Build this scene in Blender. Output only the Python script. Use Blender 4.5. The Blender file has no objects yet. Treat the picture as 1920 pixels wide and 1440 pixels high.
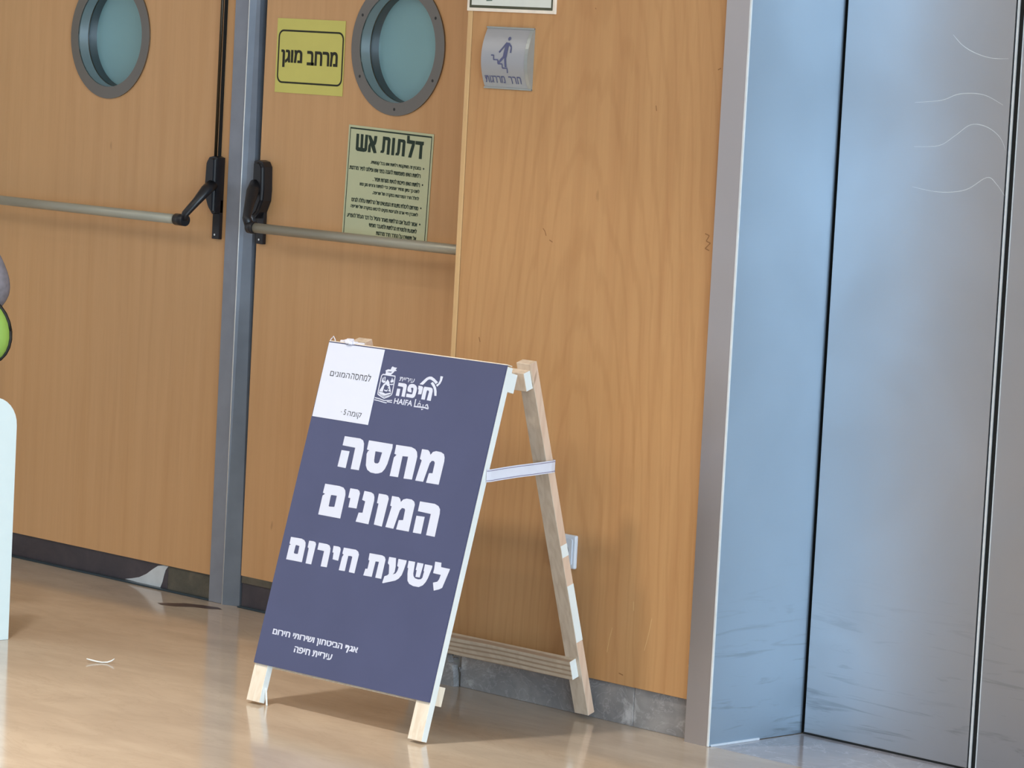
import bpy, bmesh, math, random
from mathutils import Vector, Matrix, Euler

SC = bpy.context.scene
COL = SC.collection
random.seed(4)

# ------------------------------------------------------------------ camera
cam_d = bpy.data.cameras.new('camera')
cam = bpy.data.objects.new('camera', cam_d)
COL.objects.link(cam)
SC.camera = cam
F_PX, YAW, PITCH, ROLL = 6768.757, 0.7844675, 0.0913638, 0.0528941
CAM = Vector((7.69645, -6.17822, 1.56756))
cy, sy, cp, sp = math.cos(YAW), math.sin(YAW), math.cos(PITCH), math.sin(PITCH)
fwd = Vector((-sy * cp, cy * cp, -sp))
rgt = Vector((cy, sy, 0))
upv = rgt.cross(fwd)
r2 = math.cos(ROLL) * rgt + math.sin(ROLL) * upv
u2 = -math.sin(ROLL) * rgt + math.cos(ROLL) * upv
cam.matrix_world = Matrix(((r2.x, u2.x, -fwd.x, CAM.x), (r2.y, u2.y, -fwd.y, CAM.y), (r2.z, u2.z, -fwd.z, CAM.z), (0, 0, 0, 1)))
cam_d.sensor_width = 36
cam_d.lens = F_PX / 1920 * 36
cam_d.clip_start, cam_d.clip_end = 0.1, 100

# ------------------------------------------------------------------ world, lights, exposure
w = bpy.data.worlds.new('world')
SC.world = w
w.use_nodes = True
bgn = w.node_tree.nodes['Background']
bgn.inputs['Color'].default_value = (0.88, 0.92, 1.0, 1)
bgn.inputs['Strength'].default_value = 0.62

def area(name, loc, target, sx, sy_, power, col):
    l = bpy.data.lights.new(name, 'AREA')
    l.shape = 'RECTANGLE'
    l.size, l.size_y, l.energy, l.color = sx, sy_, power, col
    o = bpy.data.objects.new(name, l)
    COL.objects.link(o)
    o.location = loc
    o.rotation_euler = (Vector(target) - Vector(loc)).to_track_quat('-Z', 'Y').to_euler()
    return o
# daylight through the glazing at the far right of the lobby (front of the lifts)
area('daylight_window', (11.0, -4.6, 1.7), (2.0, -0.4, 1.0), 7.0, 2.6, 700, (0.62, 0.83, 1.0))
# added soft fill below the ceiling, unseen, to brighten the upper walls
area('added_fill_light', (1.5, -2.9, 2.97), (1.5, -2.6, 0), 8.0, 1.6, 85, (1.0, 0.95, 0.88))

SC.view_settings.view_transform = 'Standard'
SC.view_settings.look = 'None'
SC.view_settings.gamma = 1.0
SC.view_settings.use_curve_mapping = False
SC.view_settings.exposure = 0.0

# ------------------------------------------------------------------ materials
def srgb(r, g, b):
    def f(c):
        c /= 255.0
        return c / 12.92 if c <= 0.04045 else ((c + 0.055) / 1.055) ** 2.4
    return (f(r), f(g), f(b), 1)

class NT:
    def __init__(s, name):
        s.m = bpy.data.materials.new(name)
        s.m.use_nodes = True
        s.t = s.m.node_tree
        s.b = s.t.nodes['Principled BSDF']
        s.tc = s.t.nodes.new('ShaderNodeTexCoord')
    def n(s, typ, **kw):
        x = s.t.nodes.new(typ)
        for k, v in kw.items():
            if k in x.inputs: x.inputs[k].default_value = v
            else: setattr(x, k, v)
        return x
    def l(s, a, b): s.t.links.new(a, b)
    def mapping(s, scale, rot=(0, 0, 0), src='Object'):
        mp = s.n('ShaderNodeMapping')
        mp.inputs['Scale'].default_value = scale
        mp.inputs['Rotation'].default_value = rot
        s.l(s.tc.outputs[src], mp.inputs['Vector'])
        return mp.outputs['Vector']
    def noise(s, vec, scale, detail=4, rough=.5, dist=0):
        x = s.n('ShaderNodeTexNoise')
        x.inputs['Scale'].default_value = scale
        x.inputs['Detail'].default_value = detail
        x.inputs['Roughness'].default_value = rough
        x.inputs['Distortion'].default_value = dist
        s.l(vec, x.inputs['Vector'])
        return x.outputs['Fac']
    def ramp(s, fac, stops):
        x = s.n('ShaderNodeValToRGB')
        e = x.color_ramp.elements
        e[0].position, e[0].color = stops[0]
        e[1].position, e[1].color = stops[-1]
        for p, c in stops[1:-1]:
            k = e.new(p); k.color = c
        s.l(fac, x.inputs['Fac'])
        return x.outputs['Color']
    def mix(s, fac, a, b, mode='MIX'):
        x = s.n('ShaderNodeMix', data_type='RGBA', blend_type=mode)
        for sock, v in ((x.inputs[0], fac), (x.inputs[6], a), (x.inputs[7], b)):
            if hasattr(v, 'node'): s.l(v, sock)
            else: sock.default_value = v
        return x.outputs[2]
    def bump(s, h, strength, dist=.01):
        x = s.n('ShaderNodeBump')
        x.inputs['Strength'].default_value = strength
        x.inputs['Distance'].default_value = dist
        s.l(h, x.inputs['Height'])
        s.l(x.outputs['Normal'], s.b.inputs['Normal'])

def W(v): return (v, v, v, 1)
def plain(name, col, rough=.5, metal=0.0, var=.06, scale=30):
    k = NT(name)
    f = k.noise(k.mapping((1, 1, 1)), scale, 3)
    c = k.ramp(f, [(.3, tuple(x * (1 - var) for x in col[:3]) + (1,)), (.7, tuple(min(1, x * (1 + var)) for x in col[:3]) + (1,))])
    k.l(c, k.b.inputs['Base Color'])
    k.b.inputs['Roughness'].default_value = rough
    k.b.inputs['Metallic'].default_value = metal
    return k.m

def veneer(name, base, dark, light, rough=.42, cath=1.0):
    k = NT(name)
    v1 = k.mapping((9, 9, .45))
    broad = k.noise(v1, .7, 4, .55, 1.6)
    v2 = k.mapping((34, 34, 1.3))
    fine = k.noise(v2, 1.0, 5, .6, .5)
    v3 = k.mapping((160, 160, 7))
    pore = k.noise(v3, 1.0, 3, .6)
    wv = k.n('ShaderNodeTexWave', wave_type='RINGS', rings_direction='Y')
    wv.inputs['Scale'].default_value = 5.5
    wv.inputs['Distortion'].default_value = 7
    wv.inputs['Detail'].default_value = 3
    wv.inputs['Detail Scale'].default_value = 1.3
    k.l(k.mapping((1.9, 1.9, .30)), wv.inputs['Vector'])
    c = k.ramp(broad, [(.3, base), (.55, light), (.8, base)])
    c = k.mix(k.ramp(fine, [(.42, W(0)), (.72, W(.20))]), c, dark)
    c = k.mix(k.ramp(wv.outputs['Fac'], [(.0, W(.15 * cath)), (.30, W(0)), (1, W(0))]), c, dark)
    c = k.mix(k.ramp(pore, [(.55, W(0)), (.75, W(.12))]), c, dark)
    # sparse small knots and rub marks in the veneer
    kn = k.noise(k.mapping((9, 9, 5)), 1.4, 2, .4)
    c = k.mix(k.ramp(kn, [(.76, W(0)), (.80, W(.55))]), c, srgb(96, 58, 28))
    k.l(c, k.b.inputs['Base Color'])
    k.b.inputs['Roughness'].default_value = rough
    k.b.inputs['Specular IOR Level'].default_value = .35
    return k.m

def steel(name, col, rough, vert=True, aniso=.0, wav=.0, marks=False, sc=(1, 1, 1)):
    k = NT(name)
    br = k.noise(k.mapping((3, 3, 420) if vert else (420, 420, 3)), 1.0, 2)
    big = k.noise(k.mapping(sc), 2.2, 3, .45, .6)
    c = k.mix(k.ramp(big, [(.3, W(0)), (.7, W(.35))]), col, tuple(x * .78 for x in col[:3]) + (1,))
    if marks:   # scuffs and smears low on the metal
        sm = k.noise(k.mapping((2.2, 2.2, 26)), 1.6, 4, .6, 1.0)
        sep = k.n('ShaderNodeSeparateXYZ'); k.l(k.tc.outputs['Object'], sep.inputs[0])
        low = k.ramp(sep.outputs['Z'], [(.05, W(1)), (.42, W(0))])
        c = k.mix(k.mix(1.0, k.ramp(sm, [(.56, W(0)), (.68, W(.55))]), low, 'MULTIPLY'), c, tuple(x * .45 for x in col[:3]) + (1,))
    k.l(c, k.b.inputs['Base Color'])
    k.b.inputs['Metallic'].default_value = 1.0
    rr = k.n('ShaderNodeMapRange')
    rr.inputs['To Min'].default_value = rough * .85
    rr.inputs['To Max'].default_value = rough * 1.2
    k.l(big, rr.inputs['Value'])
    k.l(rr.outputs['Result'], k.b.inputs['Roughness'])
    b1 = k.n('ShaderNodeBump'); b1.inputs['Strength'].default_value = .06; b1.inputs['Distance'].default_value = .001
    k.l(br, b1.inputs['Height'])
    if wav:
        b2 = k.n('ShaderNodeBump'); b2.inputs['Strength'].default_value = wav; b2.inputs['Distance'].default_value = .05
        lo = k.noise(k.mapping((1.1, 1.1, 1.5)), 1.6, 1, .3, 1.0)
        k.l(lo, b2.inputs['Height']); k.l(b2.outputs['Normal'], b1.inputs['Normal'])
    k.l(b1.outputs['Normal'], k.b.inputs['Normal'])
    return k.m

def stone(name, a, b, vein, rough, sc, spec=.5, veins=.5, rot=(0, 0, 0), blot=0):
    k = NT(name)
    v = k.mapping(sc, rot)
    n1 = k.noise(v, 1.6, 6, .55, .8)
    n2 = k.noise(v, 6.0, 6, .6, .4)
    c = k.mix(k.ramp(n1, [(.35, W(0)), (.65, W(1))]), a, b)
    c = k.mix(k.ramp(n2, [(.4, W(0)), (.7, W(.35))]), c, tuple(x * .8 for x in a[:3]) + (1,))
    if blot:
        n4 = k.noise(v, 1.9, 9, .72, .3)
        c = k.mix(k.ramp(n4, [(.58, W(0)), (.70, W(blot))]), c, vein)
    n3 = k.noise(v, 2.3, 8, .62, 1.8)
    c = k.mix(k.ramp(n3, [(.484, W(0)), (.5, W(veins)), (.516, W(0))]), c, vein)
    k.l(c, k.b.inputs['Base Color'])
    k.b.inputs['Roughness'].default_value = rough
    k.b.inputs['Specular IOR Level'].default_value = spec
    return k.m

M = {}
M['veneer'] = veneer('wall_veneer', srgb(190, 141, 94), srgb(156, 106, 62), srgb(198, 151, 102))
M['door_wood'] = veneer('door_veneer', srgb(206, 160, 112), srgb(178, 132, 88), srgb(212, 167, 120), cath=.12)
M['lipping'] = veneer('lipping_veneer', srgb(208, 168, 118), srgb(180, 138, 90), srgb(216, 178, 128), cath=0)
M['steel'] = steel('brushed_steel', srgb(210, 208, 212), .40, wav=.10, sc=(1, 1, 1))
M['steel_door'] = steel('lift_door_steel', srgb(194, 194, 197), .50, wav=.12, marks=True)
M['steel_jamb'] = steel('lift_jamb_steel', srgb(190, 210, 228), .46, wav=.05, marks=True)
M['steel_dark'] = steel('porthole_steel', srgb(140, 136, 130), .38)
M['steel_edge'] = plain('steel_edge', srgb(236, 240, 242), .3, .25)
M['post'] = plain('grey_painted_steel', srgb(142, 148, 160), .4, .35, .08, 14)
M['post2'] = plain('worn_steel_strip', srgb(128, 140, 156), .38, .35, .12, 10)
M['black_gap'] = plain('black_gap', srgb(16, 18, 18), .8)
M['black'] = plain('black_plastic', srgb(26, 28, 34), .38, 0, .1, 60)
M['alu'] = plain('satin_aluminium', srgb(176, 174, 160), .42, .35, .03, 8)
M['rod'] = plain('dark_rod', srgb(60, 52, 40), .3, .6)
M['floor'] = stone('polished_limestone', srgb(176, 160, 142), srgb(196, 180, 160), srgb(140, 122, 104), .12, (.8, 2.2, 1), .5, .14, (0, 0, .5))
M['threshold'] = stone('grey_threshold_stone', srgb(150, 148, 156), srgb(170, 166, 170), srgb(206, 210, 216), .13, (2, 2, 2), .5, .4)
M['skirting'] = stone('grey_marble_skirting', srgb(124, 122, 124), srgb(154, 150, 148), srgb(214, 210, 210), .25, (4, 4, 5), .5, .22, blot=.7)
M['kick'] = stone('dark_kick_strip', srgb(58, 54, 62), srgb(72, 66, 72), srgb(98, 94, 98), .35, (5, 5, 5), .5, .1)
M['kick2'] = stone('olive_kick_strip', srgb(86, 84, 74), srgb(104, 98, 86), srgb(60, 56, 44), .4, (9, 9, 9), .4, .3)
M['peel'] = plain('peeled_white_film', srgb(208, 216, 222), .4)
M['teal_strip'] = plain('teal_seal', srgb(44, 62, 72), .3, .2)
M['print_navy'] = plain('navy_print', srgb(75, 80, 113), .36, 0, .05, 5)
M['print_white'] = plain('white_print', srgb(212, 217, 234), .5, 0, .01)
M['paper'] = plain('white_paper', srgb(216, 221, 238), .6, 0, .01, 4)
M['ink'] = plain('dark_ink', srgb(52, 52, 60), .6, 0, .02)
M['lumber_white'] = plain('whitewashed_lumber', srgb(236, 240, 238), .55, 0, .03, 18)
def pine(name, a, b):
    k = NT(name)
    f = k.noise(k.mapping((60, 60, 60)), .35, 4, .5, 1.5)
    g = k.n('ShaderNodeTexWave', wave_type='BANDS', bands_direction='Z')
    g.inputs['Scale'].default_value = 26; g.inputs['Distortion'].default_value = 3.5; g.inputs['Detail'].default_value = 2; g.inputs['Detail Scale'].default_value = .6
    k.l(k.mapping((.16, .16, 1)), g.inputs['Vector'])
    c = k.mix(k.ramp(g.outputs['Fac'], [(.15, W(.8)), (.5, W(0))]), a, b)
    c = k.mix(k.ramp(f, [(.4, W(0)), (.8, W(.4))]), c, b)
    k.l(c, k.b.inputs['Base Color']); k.b.inputs['Roughness'].default_value = .6
    return k.m
M['pine'] = pine('pine_crossbar', srgb(206, 188, 166), srgb(160, 132, 108))
def pine_v(name, a, b):
    k = NT(name)
    f = k.noise(k.mapping((70, 70, 3)), 1.0, 4, .5, .6)
    c = k.mix(k.ramp(f, [(.4, W(0)), (.7, W(.6))]), a, b)
    kn = k.noise(k.mapping((16, 16, 7)), 1.3, 1)
    c = k.mix(k.ramp(kn, [(.74, W(0)), (.78, W(.8))]), c, srgb(120, 84, 58))
    k.l(c, k.b.inputs['Base Color']); k.b.inputs['Roughness'].default_value = .6
    return k.m
M['pine_v'] = pine_v('pine_leg', srgb(214, 196, 176), srgb(184, 160, 136))
M['pine_lit'] = pine_v('pine_leg_lit_side', srgb(226, 196, 172), srgb(204, 168, 142))  # lighter copy of the leg pine, lit side put into the colour
M['cream'] = pine_v('cream_leg', srgb(238, 226, 208), srgb(214, 192, 164))
M['gasket'] = plain('gasket', srgb(54, 74, 82), .5)
M['knot'] = plain('knot_brown', srgb(150, 104, 62), .5)
M['strap'] = plain('white_webbing', srgb(226, 226, 238), .7, 0, .02)
M['strap_line'] = plain('violet_thread', srgb(132, 116, 140), .7)
M['yellow'] = plain('yellow_sticker', srgb(214, 208, 112), .5, 0, .03, 9)
M['black_ink'] = plain('black_ink', srgb(30, 30, 8), .5)
M['lumi'] = plain('pale_green_sticker', srgb(200, 206, 170), .5, 0, .02, 9)
M['green_ink'] = plain('dark_green_ink', srgb(24, 48, 34), .5)
M['white_sign'] = plain('white_sign_face', srgb(226, 230, 222), .4, 0, .02)
M['cream_edge'] = plain('cream_sign_edge', srgb(244, 232, 216), .5)
M['sign_green'] = plain('sign_green', srgb(92, 116, 104), .5)
M['olive_frame'] = plain('olive_frame_print', srgb(74, 76, 56), .5)
M['alu_sign'] = plain('silver_sign', srgb(178, 180, 186), .38, .45, .03, 6)
M['alu_rim'] = plain('silver_sign_rim', srgb(168, 172, 170), .3, .5, .03)
M['blue_ink'] = plain('blue_grey_ink', srgb(88, 92, 128), .5)
M['socket'] = plain('white_plastic', srgb(216, 222, 232), .3, 0, .01)
M['socket_dark'] = plain('dark_hole', srgb(44, 46, 48), .5)
M['white_gloss'] = plain('white_gloss', srgb(224, 243, 248), .18, 0, .01)
M['ceiling'] = plain('ceiling_white', srgb(226, 224, 220), .8)
M['plaster'] = plain('plaster', srgb(214, 208, 198), .8)
M['skin'] = plain('skin', srgb(188, 142, 116), .5)
M['hair'] = plain('grey_hair', srgb(110, 106, 112), .6)
M['sleeve'] = plain('grey_fleece', srgb(128, 124, 132), .9, 0, .15, 60)
M['hivis'] = plain('lime_vest', srgb(146, 184, 84), .6, 0, .05, 20)
M['piping'] = plain('black_piping', srgb(20, 22, 18), .6)
M['trousers'] = plain('dark_trousers', srgb(28, 32, 44), .8)
M['stain'] = plain('dark_smear', srgb(66, 52, 54), .4)
k = NT('teal_lit_view')  # flat teal for the lit space seen through the portholes
k.b.inputs['Base Color'].default_value = srgb(150, 190, 198)
k.b.inputs['Roughness'].default_value = .6
M['teal'] = k.m
k = NT('clear_glass')
gl = k.n('ShaderNodeBsdfGlossy'); gl.inputs['Roughness'].default_value = .03
tr = k.n('ShaderNodeBsdfTransparent'); tr.inputs['Color'].default_value = (.93, .97, .97, 1)
mx = k.n('ShaderNodeMixShader')
mx.inputs[0].default_value = .05
k.l(tr.outputs[0], mx.inputs[1]); k.l(gl.outputs[0], mx.inputs[2])
k.l(mx.outputs[0], k.t.nodes['Material Output'].inputs['Surface'])
M['glass'] = k.m
k = NT('lamp_diffuser')
k.b.inputs['Emission Color'].default_value = (1, .93, .82, 1)
k.b.inputs['Emission Strength'].default_value = 8
M['lamp'] = k.m

# ------------------------------------------------------------------ helpers
ORG = {}
def tag(o, label=None, cat=None, group=None, kind=None):
    if label: o['label'] = label
    if cat: o['category'] = cat
    if group: o['group'] = group
    if kind: o['kind'] = kind
    return o
def empty(name, loc, label=None, cat=None, group=None, kind=None):
    o = bpy.data.objects.new(name, None)
    COL.objects.link(o)
    o.empty_display_size = .1
    o.location = loc
    ORG[o.name] = Vector(loc)
    return tag(o, label, cat, group, kind)
def link_bm(name, bm, mat, parent=None, origin=None, smooth=False):
    """bm holds world coordinates; the object's origin is its thing's origin"""
    if parent is not None:
        org = ORG[parent.name]
    elif origin is not None:
        org = Vector(origin)
    else:
        xs = [v.co for v in bm.verts]
        org = Vector(((min(c.x for c in xs) + max(c.x for c in xs)) / 2, (min(c.y for c in xs) + max(c.y for c in xs)) / 2, min(c.z for c in xs)))
    for v in bm.verts: v.co -= org
    me = bpy.data.meshes.new(name)
    bmesh.ops.recalc_face_normals(bm, faces=bm.faces[:])
    bm.to_mesh(me); bm.free()
    mats = mat if isinstance(mat, (list, tuple)) else [mat]
    for m_ in mats: me.materials.append(m_)
    if smooth:
        for p in me.polygons: p.use_smooth = True
    o = bpy.data.objects.new(name, me)
    COL.objects.link(o)
    if parent is not None: o.parent = parent
    else: o.location = org
    ORG[o.name] = org
    return o
def add_box(bm, p0, p1, bev=0, seg=2, fn=None, mi=0):
    x0, y0, z0 = p0; x1, y1, z1 = p1
    t = bmesh.new()
    vs = [t.verts.new(c) for c in ((x0, y0, z0), (x1, y0, z0), (x1, y1, z0), (x0, y1, z0), (x0, y0, z1), (x1, y0, z1), (x1, y1, z1), (x0, y1, z1))]
    for f in ((0, 3, 2, 1), (4, 5, 6, 7), (0, 1, 5, 4), (1, 2, 6, 5), (2, 3, 7, 6), (3, 0, 4, 7)):
        t.faces.new([vs[i] for i in f])
    if bev: bmesh.ops.bevel(t, geom=t.edges[:], offset=bev, segments=seg, affect='EDGES', profile=.6)
    merge(bm, t, fn, mi)
def merge(bm, t, fn=None, mi=0):
    mp = {}
    for v in t.verts:
        c = Vector(fn(*v.co)) if fn else v.co
        mp[v] = bm.verts.new(c)
    for f in t.faces:
        nf = bm.faces.new([mp[v] for v in f.verts]); nf.material_index = mi; nf.smooth = f.smooth
    t.free()
def box(name, p0, p1, mat, parent=None, bev=0, fn=None, **kw):
    bm = bmesh.new(); add_box(bm, p0, p1, bev, fn=fn)
    return link_bm(name, bm, mat, parent, **kw)
def add_sheet(bm, loops, fn, th=0, mi=0):
    """flat shape (outer loop + holes) in (u,v), mapped by fn(u,v,n); thickness th along -n"""
    t = bmesh.new(); es = []
    for lp in loops:
        vs = [t.verts.new((u, v, 0)) for u, v in lp]
        for i in range(len(vs)): es.append(t.edges.new((vs[i], vs[(i + 1) % len(vs)])))
    bmesh.ops.triangle_fill(t, use_beauty=True, use_dissolve=False, edges=es)
    if th:
        r = bmesh.ops.extrude_face_region(t, geom=t.faces[:])
        for g in r['geom']:
            if isinstance(g, bmesh.types.BMVert): g.co.z -= th
    merge(bm, t, fn, mi)
def sheet(name, loops, fn, mat, parent=None, th=0, **kw):
    bm = bmesh.new(); add_sheet(bm, loops, fn, th)
    return link_bm(name, bm, mat, parent, **kw)
def rect(u0, v0, u1, v1): return [(u0, v0), (u1, v0), (u1, v1), (u0, v1)]
def rrect(u0, v0, u1, v1, r, n=6):
    out = []
    for cx, cy_, a0 in ((u1 - r, v0 + r, -90), (u1 - r, v1 - r, 0), (u0 + r, v1 - r, 90), (u0 + r, v0 + r, 180)):
        for i in range(n + 1):
            a = math.radians(a0 + 90 * i / n); out.append((cx + r * math.cos(a), cy_ + r * math.sin(a)))
    return out
def circ(cx, cy_, r, n=64): return [(cx + r * math.cos(2 * math.pi * i / n), cy_ + r * math.sin(2 * math.pi * i / n)) for i in range(n)]
def stroke(pts, w):
    """outline pieces (quads + joint discs) of a polyline"""
    out = []
    for (a, b) in zip(pts, pts[1:]):
        d = Vector((b[0] - a[0], b[1] - a[1]))
        if d.length < 1e-6: continue
        d.normalize(); n_ = Vector((-d.y, d.x)) * w / 2
        out.append([(a[0] + n_.x, a[1] + n_.y), (b[0] + n_.x, b[1] + n_.y), (b[0] - n_.x, b[1] - n_.y), (a[0] - n_.x, a[1] - n_.y)])
    return out
def add_tube(bm, pts, r, n=12, cap=True, scale=None, mi=0):
    """swept tube through 3-D points; r number or list"""
    P = [Vector(p) for p in pts]; rs = r if isinstance(r, (list, tuple)) else [r] * len(P)
    rings = []; prev = None
    for i, p in enumerate(P):
        d = (P[min(i + 1, len(P) - 1)] - P[max(i - 1, 0)]).normalized()
        if prev is None:
            a = Vector((0, 0, 1)) if abs(d.z) < .9 else Vector((1, 0, 0))
            x = d.cross(a).normalized()
        else:
            x = (prev - d * prev.dot(d)).normalized()
        prev = x; y = d.cross(x)
        sx_, sy2 = scale or (1, 1)
        rings.append([bm.verts.new(p + (x * math.cos(2 * math.pi * k / n) * sx_ + y * math.sin(2 * math.pi * k / n) * sy2) * rs[i]) for k in range(n)])
    for a, b in zip(rings, rings[1:]):
        for k in range(n):
            f = bm.faces.new((a[k], a[(k + 1) % n], b[(k + 1) % n], b[k])); f.smooth = True; f.material_index = mi
    if cap:
        bm.faces.new(rings[0][::-1]).material_index = mi; bm.faces.new(rings[-1]).material_index = mi
def tube(name, pts, r, mat, parent=None, n=14, scale=None, **kw):
    bm = bmesh.new(); add_tube(bm, pts, r, n, True, scale)
    return link_bm(name, bm, mat, parent, **kw)
def add_text(bm, s, fn, u0, v0, u1, v1, bold=0.0, rtl=True, mi=0, thick=0.0):
    """lettering fitted into the rectangle u0..u1, v0..v1"""
    c = bpy.data.curves.new('lettering', 'FONT')
    c.body = s[::-1] if rtl else s
    c.offset = bold
    c.resolution_u = 3
    o = bpy.data.objects.new('lettering_tmp', c); COL.objects.link(o)
    me = bpy.data.meshes.new_from_object(o.evaluated_get(bpy.context.evaluated_depsgraph_get()))
    bpy.data.objects.remove(o); bpy.data.curves.remove(c)
    xs = [v.co.x for v in me.vertices]; ys = [v.co.y for v in me.vertices]
    ax, bx, ay, by = min(xs), max(xs), min(ys), max(ys)
    for sh, lift_ in (((-thick, 0), (0, .00004), (thick, .00008)) if thick else ((0, 0),)):
      vs = [bm.verts.new(Vector(fn(sh + u0 + (v.co.x - ax) / (bx - ax) * (u1 - u0), v0 + (v.co.y - ay) / (by - ay) * (v1 - v0), lift_))) for v in me.vertices]
      for p in me.polygons:
        try: bm.faces.new([vs[i] for i in p.vertices]).material_index = mi
        except ValueError: pass
    bpy.data.meshes.remove(me)
def onwall(y, off=0.0):
    return lambda u, v, n: (u, y - off - n, v)
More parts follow.
